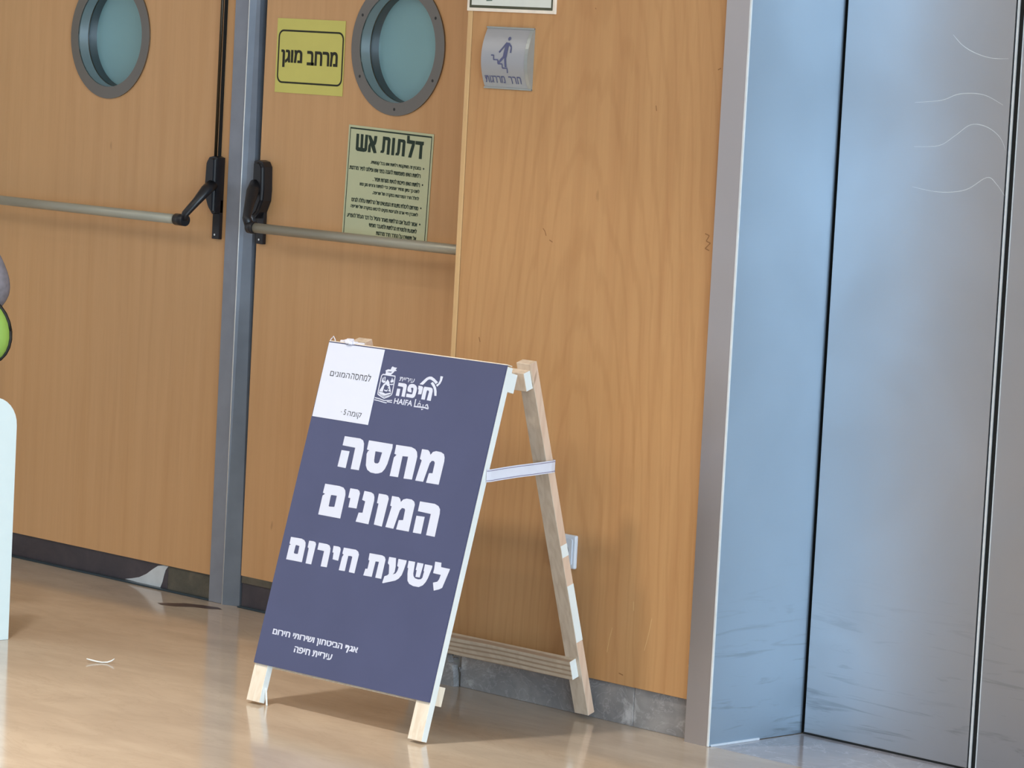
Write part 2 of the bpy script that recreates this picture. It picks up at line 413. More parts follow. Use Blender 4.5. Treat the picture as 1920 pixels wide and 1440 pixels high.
# traced outlines of the printed letters in metres on the board plane (u across, v up)
BIG= [[[(0.1273,0.6657),(0.1804,0.666),(0.1914,0.6626),(0.1968,0.6553),(0.2001,0.64),(0.2001,0.5914),(0.1723,0.5912),(0.1709,0.6425),(0.1272,0.6434)]],[[(0.1274,0.6318),(0.1551,0.6321),(0.155,0.5912),(0.1267,0.5919)]],[[(0.2103,0.6651),(0.2908,0.6648),(0.2925,0.656),(0.2882,0.6173),(0.2838,0.6047),(0.2769,0.596),(0.2661,0.5918),(0.2569,0.5903),(0.2396,0.591),(0.2269,0.5961),(0.2191,0.6056),(0.2131,0.6328),(0.2151,0.6391),(0.2194,0.6417),(0.2107,0.643)],[(0.2399,0.642),(0.2624,0.6417),(0.2602,0.6188),(0.2573,0.615),(0.2496,0.6139),(0.2449,0.6156),(0.2425,0.6206)]],[[(0.3024,0.6649),(0.3534,0.6652),(0.3664,0.662),(0.3743,0.6561),(0.3789,0.6454),(0.3787,0.5907),(0.3509,0.59),(0.3494,0.6419),(0.3312,0.641),(0.3324,0.5907),(0.3045,0.5904),(0.3042,0.6348),(0.311,0.6417),(0.3032,0.6434)]],[[(0.3883,0.6646),(0.4085,0.6647),(0.4149,0.6608),(0.4193,0.6545),(0.4248,0.662),(0.4344,0.6652),(0.4511,0.6646),(0.4612,0.6611),(0.4658,0.654),(0.4676,0.6439),(0.4669,0.5895),(0.4256,0.5892),(0.4277,0.6121),(0.4392,0.6132),(0.4389,0.6379),(0.4348,0.6417),(0.4279,0.6412),(0.4232,0.6352),(0.4158,0.5901),(0.3897,0.5899),(0.3954,0.6388),(0.3886,0.6414)]],[[(0.0994,0.5466),(0.1487,0.5469),(0.163,0.5449),(0.1712,0.5389),(0.175,0.5289),(0.1762,0.4718),(0.1001,0.472),(0.0998,0.5177),(0.1068,0.5229),(0.0988,0.5246)],[(0.1294,0.5228),(0.1467,0.5232),(0.1476,0.5219),(0.1478,0.4975),(0.147,0.4961),(0.1307,0.4949),(0.1284,0.4958),(0.1274,0.5211)]],[[(0.1861,0.5463),(0.2107,0.5464),(0.2177,0.5438),(0.2215,0.5382),(0.2218,0.5017),(0.1943,0.5013),(0.1937,0.5234),(0.1862,0.5236)]],[[(0.2342,0.5459),(0.2576,0.5453),(0.2667,0.5421),(0.2712,0.5358),(0.2732,0.5274),(0.2724,0.4705),(0.2288,0.4713),(0.2318,0.4934),(0.2445,0.4945),(0.2445,0.522),(0.2335,0.5241)]],[[(0.2831,0.5456),(0.3072,0.5458),(0.3147,0.5438),(0.3189,0.5375),(0.3172,0.4708),(0.29,0.4724),(0.2894,0.5225),(0.2838,0.5226)]],[[(0.3274,0.5454),(0.3496,0.5453),(0.3555,0.5421),(0.3602,0.5349),(0.3652,0.5416),(0.376,0.5452),(0.3928,0.5451),(0.4024,0.5412),(0.4064,0.5348),(0.4069,0.4707),(0.365,0.4708),(0.3667,0.4928),(0.3805,0.4946),(0.3794,0.5185),(0.3765,0.5216),(0.368,0.5218),(0.3629,0.5155),(0.3559,0.4708),(0.3291,0.4715),(0.3339,0.5213),(0.3286,0.5226)]],[[(0.4204,0.5443),(0.4689,0.5445),(0.4818,0.541),(0.4891,0.5343),(0.4914,0.5244),(0.4924,0.4698),(0.464,0.4701),(0.4636,0.5199),(0.4208,0.5212)]],[[(0.4195,0.5103),(0.4466,0.5109),(0.4473,0.4706),(0.4205,0.4704)]],[[(0.0267,0.4076),(0.0638,0.4082),(0.074,0.4058),(0.0803,0.4007),(0.0824,0.3923),(0.0831,0.3534),(0.0279,0.3533),(0.028,0.3877),(0.0324,0.3899),(0.0272,0.3914)],[(0.051,0.391),(0.0622,0.3901),(0.0631,0.3713),(0.0596,0.3703),(0.0518,0.3703),(0.0488,0.3721),(0.0492,0.3895)]],[[(0.0906,0.4069),(0.1059,0.4074),(0.1125,0.4061),(0.1163,0.4018),(0.1158,0.3527),(0.0961,0.3527),(0.095,0.3892),(0.0907,0.3907)]],[[(0.1246,0.4069),(0.1522,0.4069),(0.1621,0.4047),(0.1672,0.3985),(0.1685,0.3901),(0.1694,0.3532),(0.1484,0.3527),(0.1481,0.3894),(0.1248,0.39)]],[[(0.1754,0.406),(0.1921,0.4063),(0.1986,0.4049),(0.2018,0.4),(0.2018,0.3734),(0.1822,0.3743),(0.1807,0.3901),(0.1765,0.3901)]],[[(0.2103,0.4064),(0.251,0.4067),(0.2604,0.4032),(0.2648,0.3968),(0.2643,0.3519),(0.2449,0.3523),(0.2449,0.3888),(0.2399,0.39),(0.2311,0.3892),(0.2312,0.3526),(0.2109,0.3521),(0.2116,0.3842),(0.215,0.39),(0.2098,0.392)]],[[(0.298,0.405),(0.3401,0.4054),(0.3492,0.4031),(0.3541,0.3972),(0.3544,0.3515),(0.3343,0.3516),(0.3345,0.3891),(0.3234,0.3888),(0.3225,0.3518),(0.2941,0.3513),(0.2962,0.3677),(0.3029,0.3681),(0.3029,0.3883),(0.2994,0.3887)]],[[(0.3635,0.405),(0.3863,0.4054),(0.3914,0.3858),(0.392,0.3728),(0.3879,0.3668),(0.3964,0.3705),(0.3999,0.3775),(0.4009,0.3859),(0.3956,0.3881),(0.3944,0.4045),(0.4216,0.4047),(0.4221,0.4007),(0.4197,0.3826),(0.4166,0.3692),(0.4097,0.36),(0.4001,0.3539),(0.3624,0.3423),(0.3603,0.3435),(0.3627,0.3592),(0.3709,0.3622),(0.3748,0.3663),(0.3696,0.3863),(0.3637,0.3902)]],[[(0.4282,0.4047),(0.4494,0.4051),(0.4499,0.401),(0.452,0.3777),(0.455,0.3717),(0.4615,0.3679),(0.4716,0.367),(0.48,0.3687),(0.4836,0.3728),(0.4838,0.3822),(0.4847,0.387),(0.4823,0.3885),(0.4817,0.404),(0.5062,0.4039),(0.5068,0.3995),(0.5011,0.3741),(0.497,0.3641),(0.49,0.3555),(0.4788,0.3498),(0.4608,0.3496),(0.4466,0.3528),(0.4388,0.3594),(0.4337,0.3751),(0.432,0.3879),(0.4289,0.3886)]],[[(0.457,0.4046),(0.4766,0.4047),(0.4772,0.4001),(0.4749,0.3718),(0.4611,0.3714),(0.4602,0.3871),(0.4568,0.3872)]],[[(0.5118,0.4143),(0.532,0.4145),(0.534,0.4045),(0.5627,0.4041),(0.5627,0.4015),(0.5523,0.3586),(0.5441,0.3539),(0.528,0.3486),(0.5199,0.3662),(0.5324,0.3701),(0.5363,0.3756),(0.5386,0.387),(0.5135,0.3876),(0.5137,0.3981)]]]
LOGO= [[[(0.2632,0.8103),(0.2841,0.8103),(0.2895,0.8091),(0.2923,0.8058),(0.2938,0.7788),(0.2825,0.7791),(0.2816,0.7997),(0.28,0.8016),(0.2634,0.8021)]],[[(0.2629,0.7959),(0.2737,0.7963),(0.2745,0.7788),(0.2635,0.7788)]],[[(0.3065,0.8116),(0.3144,0.8117),(0.3222,0.8089),(0.3266,0.8044),(0.3278,0.7974),(0.3269,0.7852),(0.3243,0.781),(0.319,0.779),(0.2975,0.7796),(0.297,0.7874),(0.3133,0.7873),(0.316,0.7883),(0.316,0.799),(0.3149,0.8024),(0.3121,0.8032),(0.3084,0.8025),(0.3077,0.8003),(0.3107,0.797),(0.3125,0.7915),(0.307,0.7916),(0.2991,0.7929),(0.2964,0.7969),(0.2963,0.8033),(0.2993,0.8094)]],[[(0.3297,0.8101),(0.3406,0.8098),(0.3457,0.8078),(0.3453,0.7907),(0.3343,0.7896),(0.3334,0.8001),(0.3307,0.8023)]],[[(0.3495,0.8096),(0.3721,0.8095),(0.3771,0.8076),(0.3793,0.8021),(0.3801,0.7785),(0.3668,0.7788),(0.3679,0.7995),(0.3647,0.802),(0.3613,0.802),(0.3601,0.7994),(0.3603,0.7792),(0.348,0.7793),(0.3475,0.8037)]],[[(0.332,0.8135),(0.3434,0.8254),(0.3503,0.8314),(0.3581,0.8347),(0.3658,0.8351),(0.3746,0.8321),(0.3899,0.8241),(0.3836,0.8192),(0.3751,0.8244),(0.3662,0.8277),(0.3602,0.8282),(0.3551,0.8259),(0.3434,0.8133)]],[[(0.3725,0.8234),(0.367,0.8193),(0.3772,0.8118),(0.382,0.806),(0.3881,0.7917),(0.3948,0.7921),(0.392,0.8028),(0.3871,0.8115),(0.38,0.8185)]],[[(0.4016,0.8392),(0.3928,0.8393),(0.3941,0.8292),(0.3916,0.8218),(0.3852,0.8173),(0.3903,0.8136),(0.3977,0.8211),(0.4009,0.8292)]],[[(0.2133,0.8252),(0.2136,0.8307),(0.2109,0.8343),(0.2187,0.838),(0.2272,0.8382),(0.2283,0.8429),(0.2309,0.8462),(0.2378,0.8446),(0.2469,0.8444),(0.2435,0.8402),(0.2482,0.8371),(0.2417,0.8359),(0.238,0.8309),(0.2314,0.8251)],[(0.2167,0.831),(0.2245,0.8333),(0.234,0.8336),(0.2296,0.8308),(0.2231,0.8309)]],[[(0.2248,0.8143),(0.2327,0.8082),(0.2341,0.8038),(0.2455,0.7852),(0.2353,0.7872),(0.238,0.792),(0.2308,0.7943),(0.2353,0.7971),(0.2271,0.7993),(0.2241,0.802),(0.2191,0.7977),(0.2183,0.7869),(0.2185,0.7831),(0.2054,0.784),(0.2148,0.801),(0.2198,0.8054)]],[[(0.2207,0.7895),(0.2286,0.788),(0.2339,0.7916),(0.2317,0.7853),(0.2229,0.7859)]],[[(0.2058,0.7829),(0.22,0.7818),(0.2281,0.7799),(0.2457,0.7845),(0.2459,0.7807),(0.2343,0.7772),(0.2255,0.7747),(0.2163,0.7768),(0.2067,0.7784)]],[[(0.2076,0.8163),(0.2103,0.8181),(0.2116,0.8106),(0.2165,0.8089),(0.2121,0.8191),(0.2162,0.8195),(0.2183,0.8098),(0.2213,0.8071),(0.2138,0.804),(0.2064,0.807)]],[[(0.2383,0.8203),(0.2425,0.8138),(0.2442,0.8171),(0.246,0.8096),(0.2373,0.8072),(0.2348,0.8115),(0.2374,0.8133)]],[[(0.2341,0.8038),(0.2472,0.806),(0.2469,0.8036),(0.2422,0.802),(0.2356,0.8025)]]]
STROKES= [(0.0028,[(0.2056,0.8244),(0.2472,0.8241),(0.2486,0.8114),(0.2501,0.7842),(0.2487,0.7787),(0.2397,0.7736),(0.2275,0.7688),(0.2157,0.7721),(0.2039,0.7762),(0.2028,0.7838),(0.2025,0.8028),(0.2021,0.8204),(0.2056,0.8244)]),(0.0016,[(0.2099,0.7769),(0.2261,0.7729),(0.2469,0.7777)]),(0.0022,[(0.1971,0.7669),(0.2135,0.7658),(0.2293,0.7633),(0.2558,0.7665)]),(0.0022,[(0.1971,0.7619),(0.2097,0.7612),(0.2306,0.7591),(0.2393,0.7587)]),(0.0022,[(0.2394,0.7617),(0.2478,0.7619),(0.2564,0.7617)]),(0.0032,[(0.3312,0.7778),(0.3318,0.7608)]),(0.0032,[(0.33,0.7603),(0.3641,0.7612),(0.3784,0.7595),(0.3717,0.7694)]),(0.0024,[(0.343,0.7628),(0.3416,0.7669),(0.3455,0.7701),(0.3492,0.7677),(0.3501,0.7621)]),(0.0024,[(0.3585,0.768),(0.3593,0.761)]),(0.0024,[(0.3717,0.7694),(0.3672,0.7668),(0.3676,0.764)]),(0.0024,[(0.3449,0.775),(0.3458,0.773)]),(0.0024,[(0.3561,0.7571),(0.3588,0.7549)]),(0.0024,[(0.3608,0.7576),(0.3606,0.7555)])]
HEAD= [[(0.5739,1.3319),(0.5842,1.3317),(0.5842,1.2963),(0.5912,1.2957),(0.5915,1.3316),(0.6018,1.3312),(0.6014,1.2953),(0.6073,1.2948),(0.6091,1.3311),(0.6196,1.3307),(0.6181,1.2913),(0.6148,1.2867),(0.6059,1.2847),(0.5794,1.2861),(0.5733,1.29)],[(0.6197,1.3302),(0.631,1.3295),(0.6423,1.3142),(0.6432,1.3209),(0.6444,1.3295),(0.6561,1.3292),(0.6544,1.3166),(0.6514,1.3078),(0.6473,1.3047),(0.656,1.2848),(0.6442,1.2834),(0.6322,1.3029),(0.632,1.2852),(0.6211,1.285),(0.6228,1.3026),(0.628,1.311)],[(0.678,1.3301),(0.7022,1.329),(0.708,1.3244),(0.7056,1.2827),(0.6948,1.2829),(0.6968,1.3201),(0.6884,1.3209),(0.6859,1.2914),(0.6827,1.2863),(0.6704,1.2861),(0.6714,1.2918),(0.676,1.2933),(0.6777,1.3203)],[(0.7149,1.3284),(0.7256,1.328),(0.7236,1.2821),(0.7128,1.2824)],[(0.7372,1.3267),(0.7616,1.3256),(0.7662,1.321),(0.7641,1.2812),(0.7533,1.2818),(0.755,1.3179),(0.7478,1.3185),(0.7452,1.2899),(0.7415,1.2828),(0.7289,1.2829),(0.7303,1.289),(0.7348,1.2905),(0.7364,1.3174)],[(0.7714,1.3375),(0.781,1.3368),(0.7818,1.3259),(0.8025,1.3246),(0.8015,1.3137),(0.7905,1.2798),(0.7784,1.2803),(0.7907,1.3155),(0.7711,1.3169)],[(0.8042,1.3247),(0.8361,1.3241),(0.836,1.3156),(0.8315,1.3141),(0.8306,1.2785),(0.8193,1.2788),(0.8209,1.3148),(0.8038,1.3157)]]
PE=[(.2897,.1858),(.3006,.1855),(.3050,.1828),(.3010,.1680),(.2962,.1680),(.2988,.1799),(.2957,.1813),(.2946,.1778),(.2902,.1779)]
# ================================================================== SETTING
D = 0.3238           # plane of the door leaves, behind the plane y=0 of the veneered wall
floor = empty('floor', (0, 0, 0), kind='structure')
box('slab', (-6, -12, -.06), (12, -.004, 0), M['floor'], floor)
box('slab', (-6, -.004, -.06), (2.2455, .9, -.0002), M['floor'], floor)
tag(box('threshold', (2.2455, -.002, -.06), (4.2, .9, 0), M['threshold'], floor, bev=.0015), 'grey threshold stone in front of the lift doors')
tag(sheet('stain', [[(.03, .16), (.06, .148), (.10, .165), (.13, .205), (.17, .222), (.20, .25), (.17, .262), (.12, .25), (.07, .225), (.05, .19)]], lambda u, v, n: (u, v, .0004 + n), M['stain'], floor), 'dark smear on the stone beside the steel post')
ceil = empty('ceiling', (1, -2, 3.0), kind='structure')
box('slab', (-6, -12, 3.0), (12, 1.2, 3.1), M['ceiling'], ceil)
for i, (lx, ly) in enumerate(((1.42, -1.85), (4.4, -1.85), (-1.6, -1.85))):  # first lamp follows the floor shadows; the other two are added for light
    bm = bmesh.new()
    add_sheet(bm, [circ(lx, ly, .115, 32), circ(lx, ly, .09, 32)], lambda u, v, n: (u, v, 2.985 + n), -.015)
    t = empty('downlight', (lx, ly, 3.0), ('round recessed downlight above the navy A-frame board', 'added unseen round downlight in front of the lift doors', 'added unseen round downlight left of the fire doors')[i], 'ceiling light', 'downlights over the lobby floor')
    link_bm('rim', bm, M['steel_edge'], t)
    sheet('diffuser', [circ(lx, ly, .09, 32)], lambda u, v, n: (u, v, 2.995 + n), M['lamp'], t, th=.003)
    ld = bpy.data.lights.new('downlight_lamp', 'AREA'); ld.shape = 'DISK'; ld.size = .24; ld.color = (1, .93, .84)
    ld.energy = 30 if i == 0 else 16; ld.spread = math.radians(100)
    lo = bpy.data.objects.new('downlight_lamp', ld); COL.objects.link(lo); lo.parent = t; lo.location = (0, 0, -.02)

# --- veneered wall between the doors and the lift
wall = empty('wall_back', (1.75, 0, 0), kind='structure')
box('core', (1.345, .03, 0), (2.16, .55, 3.0), M['plaster'], wall)
bm = bmesh.new(); add_box(bm, (1.3285, -.0, .0951), (2.172, .03, 3.0), .0012)
link_bm('panel', bm, M['veneer'], wall)
tag(box('lipping', (1.309, .0, .0951), (1.3262, .06, 3.0), M['lipping'], wall, bev=.003), 'paler wooden edge strip of the wall panel')
box('joint', (1.3262, .004, .0951), (1.3285, .02, 3.0), M['black_gap'], wall)
box('return', (1.315, .06, .0951), (1.345, .36, 3.0), M['veneer'], wall)
LS= [[(1.9081, 0.2261), (1.9, 0.1955), (1.8953, 0.1653)], [(2.033, 0.2665), (2.0257, 0.2274), (2.015, 0.1878)], [(1.9721, 0.298), (1.9738, 0.2767)], [(2.1691, 0.2118), (2.1555, 0.172)]]
LK= [[(1.607, 1.1521), (1.6147, 1.1449), (1.6191, 1.135)], [(1.6306, 1.1256), (1.6417, 1.1213)], [(2.1309, 1.1773), (2.1444, 1.1734), (2.1355, 1.1604), (2.149, 1.1565), (2.1335, 1.1431), (2.1471, 1.1392)], [(2.1507, 1.5575), (2.1412, 1.5535)], [(1.9546, 1.463), (1.9572, 1.4507)], [(1.937, 0.122), (1.9512, 0.1192)], [(1.4072, 0.8709), (1.4118, 0.8595)], [(1.7411, 1.6832), (1.7448, 1.6808)]]
for nm, sets, w_, m_ in (('scratch', LS, .0016, M['lipping']), ('knot_mark', LK, .0026, M['knot'])):
    for g_ in sets:
        bm = bmesh.new()
        for i_, q_ in enumerate(stroke(g_, w_)): add_sheet(bm, [q_], onwall(0, .0002 + .0001 * i_))
        o_ = link_bm(nm, bm, m_, wall)
sk = empty('baseboard_back', (1.75, .012, 0), kind='structure')
for x0, x1 in ((1.392, 1.979), (1.981, 2.172)):
    bm = bmesh.new(); add_box(bm, (x0, .012, 0), (x1, .03, .0945), .001)
    link_bm('skirting_tile', bm, M['skirting'], sk)
bm = bmesh.new()
add_sheet(bm, [[(1.315, 0), (1.388, 0), (1.384, .03), (1.379, .052), (1.366, .058), (1.360, .074), (1.350, .081), (1.346, .0945), (1.315, .0945)]], onwall(.012), -.018)
link_bm('skirting_tile', bm, M['skirting'], sk)
bm = bmesh.new()
for i in range(9):
    a, b = random.uniform(1.35, 1.39), random.uniform(.03, .09)
    s_ = random.uniform(.004, .010)
    add_box(bm, (a, .0135, b), (a + s_, .03, b + s_), .002)
link_bm('mortar', bm, M['skirting'], sk)

# --- lift: jamb, sliding doors
trim = empty('trim_1', (2.2, -.016, 0), kind='structure')
bm = bmesh.new()
add_box(bm, (2.1711, -.016, 0), (2.2435, .03, 2.4))
link_bm('jamb_face', bm, M['steel'], trim)
box('jamb_edge', (2.2425, -.0172, .001), (2.2472, -.0137, 2.4), M['steel_edge'], trim)
box('jamb_side', (2.2400, -.0142, .0015), (2.2455, .3135, 2.4), M['steel_jamb'], trim)
box('sealant', (2.2455, -.008, 0), (2.2495, .16, .005), M['socket'], trim, bev=.0008)
box('jamb_core', (2.18, .03, 0), (2.2400, .55, 2.4), M['black_gap'], trim)
box('jamb_side', (3.21, -.0142, .0015), (3.2155, .3135, 2.4), M['steel_jamb'], trim)
box('jamb_face', (3.2155, -.016, 0), (3.29, .03, 2.4), M['steel'], trim)
box('lintel', (2.1711, -.016, 2.3), (3.29, .3135, 2.4), M['steel'], trim)
lift = empty('door_3', (2.72, .3147, 0), kind='structure')
box('door_panel', (2.2525, .3147, .0048), (2.7385, .34, 2.32), M['steel_door'], lift, bev=.0012)
box('door_edge', (2.7425, .3152, .0048), (2.7490, .3185, 2.32), M['steel_edge'], lift, bev=.001)
box('door_gap', (2.738, .3187, .0048), (2.7655, .33, 2.32), M['black_gap'], lift)
box('door_edge', (2.7625, .3140, .0048), (2.7655, .34, 2.32), M['steel_edge'], lift, bev=.001)
box('door_panel', (2.7655, .3147, .0048), (3.2085, .34, 2.32), M['steel_door'], lift, bev=.0012)
for cr in [[(2.5664, 0.3143, 1.661), (2.5958, 0.3143, 1.6379), (2.6351, 0.3143, 1.6214), (2.681, 0.3143, 1.6123), (2.7333, 0.3143, 1.6132)],[(2.4678, 0.3143, 1.5032), (2.5447, 0.3143, 1.5116), (2.597, 0.3143, 1.5285), (2.6652, 0.3143, 1.5292), (2.7271, 0.3143, 1.5058)],[(2.4728, 0.3143, 1.4022), (2.5453, 0.3143, 1.4087), (2.5894, 0.3143, 1.4329), (2.6329, 0.3143, 1.4604), (2.6785, 0.3143, 1.458), (2.7178, 0.3143, 1.4361), (2.7368, 0.3143, 1.4049)],[(2.4755, 0.3143, 1.3107), (2.5538, 0.3143, 1.3036), (2.6297, 0.3143, 1.3133), (2.6877, 0.3143, 1.3446), (2.7158, 0.3143, 1.332), (2.7436, 0.3143, 1.3038)]]:
    pts_ = []
    for i in range(len(cr) - 1):     # Catmull-Rom through the traced points
        p0, p1, p2, p3 = [Vector(cr[min(max(i + d, 0), len(cr) - 1)]) for d in (-1, 0, 1, 2)]
        for s_ in range(6):
            t_ = s_ / 6
            pts_.append(.5 * ((2 * p1) + (p2 - p0) * t_ + (2 * p0 - 5 * p1 + 4 * p2 - p3) * t_ ** 2 + (3 * p1 - p0 - 3 * p2 + p3) * t_ ** 3))
    n_ = len(pts_)
    tube('highlight_ridge', [(p.x, .3150, p.z) for p in pts_], [.0004 + .0006 * math.sin(math.pi * i / (n_ - 1)) for i in range(n_)], M['steel_edge'], lift, n=8)  # curved reflections on the door built as thin whitish ridges
box('gap_backing', (2.20, .335, .0), (3.25, .36, 2.34), M['black_gap'], lift)
box('sill_groove', (2.249, .3155, .0001), (3.208, .335, .0047), M['black_gap'], lift)
w2 = empty('wall_right', (5, 0, 0), kind='structure')
box('panel', (3.29, 0, .0951), (8.5, .55, 3.0), M['veneer'], w2)
box('skirting', (3.29, .012, 0), (8.5, .55, .0951), M['skirting'], w2)
box('header', (2.1711, 0, 2.4), (3.29, .55, 3.0), M['veneer'], w2)
w3 = empty('wall_left', (-3, .3, 0), kind='structure')
box('panel', (-6, .0, 0), (-1.03, .55, 3.0), M['plaster'], w3)
box('header', (-1.03, .0, 2.12), (1.309, .55, 3.0), M['plaster'], w3)
box('backing', (-1.03, .42, 0), (1.345, .55, 3.0), M['teal'], w3)

# --- centre post between the two fire doors
post = empty('trim_2', (.11, D, 0), kind='structure')
def P_(px, y): return px
box('post_face', (.0671, D - .012, .0), (.1265, D + .09, 2.1), M['post'], post, bev=.0015)
bm = bmesh.new()   # bent cover strip on its right side, wider towards the floor
vs = [bm.verts.new(c) for c in ((.1265, D - .014, 0), (.131, D - .016, 0), (.181, D + .004, 0), (.181, D + .05, 0), (.1265, D + .05, 0),
                                (.1265, D - .014, 2.1), (.131, D - .016, 2.1), (.1500, D + .000, 2.1), (.1500, D + .05, 2.1), (.1265, D + .05, 2.1))]
bm.faces.new(vs[:5][::-1]); bm.faces.new(vs[5:])
for i in range(5): bm.faces.new((vs[i], vs[(i + 1) % 5], vs[5 + (i + 1) % 5], vs[5 + i]))
tag(link_bm('cover_strip', bm, M['post2'], post), 'bent metal cover strip with a bright edge')
tube('highlight_bead', [(.1300, D - .0155, .0), (.1300, D - .0155, 2.1)], .0016, M['steel_edge'], post, n=8)  # pale bead paints the highlight along the post's corner
box('door_stop', (.150, D + .03, 0), (.20, D + .08, 2.1), M['black_gap'], post)

# --- fire doors
def porthole(door, cx, cz, ro=.1793, ri=.1455, screws=True):
    fn = onwall(D)
    n_ = 64
    bm = bmesh.new()
    add_sheet(bm, [circ(cx, cz, ro, n_), circ(cx, cz, ri, n_)], lambda u, v, n: (u, D - .004 - n, v), .004 * -1 * -1)
    ring = link_bm('porthole_ring', bm, M['steel_dark'], door)
    bm = bmesh.new()
    def cyl(r0, y0, r1, y1):
        a = [bm.verts.new((cx + r0 * math.cos(t * 2 * math.pi / n_), y0, cz + r0 * math.sin(t * 2 * math.pi / n_))) for t in range(n_)]
        b = [bm.verts.new((cx + r1 * math.cos(t * 2 * math.pi / n_), y1, cz + r1 * math.sin(t * 2 * math.pi / n_))) for t in range(n_)]
        for t in range(n_):
            f = bm.faces.new((a[t], a[(t + 1) % n_], b[(t + 1) % n_], b[t])); f.smooth = True
    cyl(ri, D - .004, ri, D + .032)
    tag(link_bm('sleeve', bm, M['steel'], ring), 'bright polished inner sleeve')
    bm = bmesh.new(); cyl(ri, D + .036, ri, D + .064)
    link_bm('gasket', bm, M['gasket'], ring)
    if screws:
        for k in range(6):
            a = math.radians(30 + 60 * k)
            x, z = cx + .1623 * math.cos(a), cz + .1623 * math.sin(a)
            sheet('screw', [circ(x, z, .0042, 10)], lambda u, v, n: (u, D - .0042 - n, v), M['socket_dark'], ring, th=.0012)
    sheet('glass_pane', [circ(cx, cz, ri, 48)], lambda u, v, n: (u, D + .032 - n, v), M['glass'], door, th=.004)
    tag(sheet('lit_view_disc', [circ(cx, cz, ri + .004, 48)], lambda u, v, n: (u, D + .064 - n, v), M['teal'], door, th=.004), 'blue-green disc standing in for the lit space behind the glass')  # added disc in the colour of the lit space beyond
def leaf(door, x0, x1, z0, cx, cz):
    sheet('leaf', [rect(x0, z0, x1, 2.1), circ(cx, cz, .147, 64)], lambda u, v, n: (u, D + .001 - n, v), M['door_wood'], door, th=-.0)
    bm = bmesh.new()
    add_box(bm, (x0, D + .072, z0), (x1, D + .09, 2.1))
    link_bm('leaf_back', bm, M['door_wood'], door)
    box('leaf_edge', (x0, D + .0012, z0), (x0 + .004, D + .072, 2.1), M['door_wood'], door)
    box('leaf_edge', (x1 - .004, D + .0012, z0), (x1, D + .072, 2.1), M['door_wood'], door)
    box('leaf_edge', (x0 + .004, D + .0012, z0), (x1 - .004, D + .072, z0 + .004), M['door_wood'], door)
dl = empty('door_1', (-.5, D, 0), kind='structure')
leaf(dl, -1.03, .0665, .0709, -.4898, 1.5553)
porthole(dl, -.4898, 1.5553, screws=False)
box('kick_strip', (-1.03, D + .006, .004), (-.135, D + .03, .0700), M['kick'], dl)
tag(box('kick_strip', (-.160, D + .0065, .004), (.0665, D + .031, .0705), M['kick2'], dl), 'olive grey exposed end of the kick strip')
tag(sheet('peeled_film', [[(-.325, .006), (-.295, .012), (-.262, .020), (-.23, .034), (-.205, .050), (-.180, .064), (-.155, .069), (-.134, .069), (-.146, .056), (-.152, .040), (-.158, .020), (-.166, .004), (-.19, .003), (-.25, .004)]],
    lambda u, v, n: (u, D + .005 - n, v), M['peel'], dl, th=.0008), 'torn white piece of film on the kick strip')
box('floor_seal', (-1.03, D - .012, 0), (.0665, D + .006, .0045), M['teal_strip'], dl, bev=.001)
dr = empty('door_2', (.75, D, 0), kind='structure')
leaf(dr, .186, 1.309, .088, .7189, 1.5653)
porthole(dr, .7189, 1.5653)
box('kick_strip', (.19, D + .004, .004), (1.309, D + .03, .068), M['kick'], dr)
tag(box('bottom_rail', (.19, D + .0008, .068), (1.309, D + .03, .0878), M['kick2'], dr, bev=.001), 'worn grey bottom rail')
box('floor_seal', (.19, D - .012, 0), (1.309, D + .006, .0045), M['teal_strip'], dr, bev=.001)

# --- panic bars (push bars) with latch cases
BY, BZ = D - .10, 1.06
def bar_end(door, xc, side):
    """latch case, mounting plate and curved arm; side=-1: the bar runs to the left"""
    case = bmesh.new()
    prof = [(.0, 1.012 + .072), (.0, 1.236), (-.016, 1.240), (-.034, 1.236), (-.044, 1.222), (-.047, 1.16), (-.045, 1.130), (-.030, 1.098), (-.012, 1.080)]
    pts = [(xc + side * -1 * p[0] if side > 0 else xc + p[0], p[1]) for p in prof]
    t = bmesh.new()
    vs = [t.verts.new((u, 0, v)) for u, v in pts]
    f = t.faces.new(vs)
    r = bmesh.ops.extrude_face_region(t, geom=[f])
    for g in r['geom']:
        if isinstance(g, bmesh.types.BMVert): g.co.y += .036
    bmesh.ops.recalc_face_normals(t, faces=t.faces[:])
    bmesh.ops.bevel(t, geom=[e for e in t.edges if abs(e.verts[0].co.y - e.verts[1].co.y) < 1e-6 and e.verts[0].co.y < .01], offset=.008, segments=3, affect='EDGES')
    merge(case, t, lambda x, y, z: (x, D - .037 + y, z))
    c_ = link_bm('latch_case', case, M['black'], door, smooth=False)
    box('latch_plate', (xc - .030 if side < 0 else xc + .002, D - .012, 1.010), (xc if side < 0 else xc + .030, D, 1.12), M['black'], door, bev=.002)
    sx = xc + (-.018 if side < 0 else .014)
    sheet('screw', [circ(sx, 1.022, .003, 10)], lambda u, v, n: (u, D - .0125 - n, v), M['steel_edge'], c_, th=.001)
PB = []
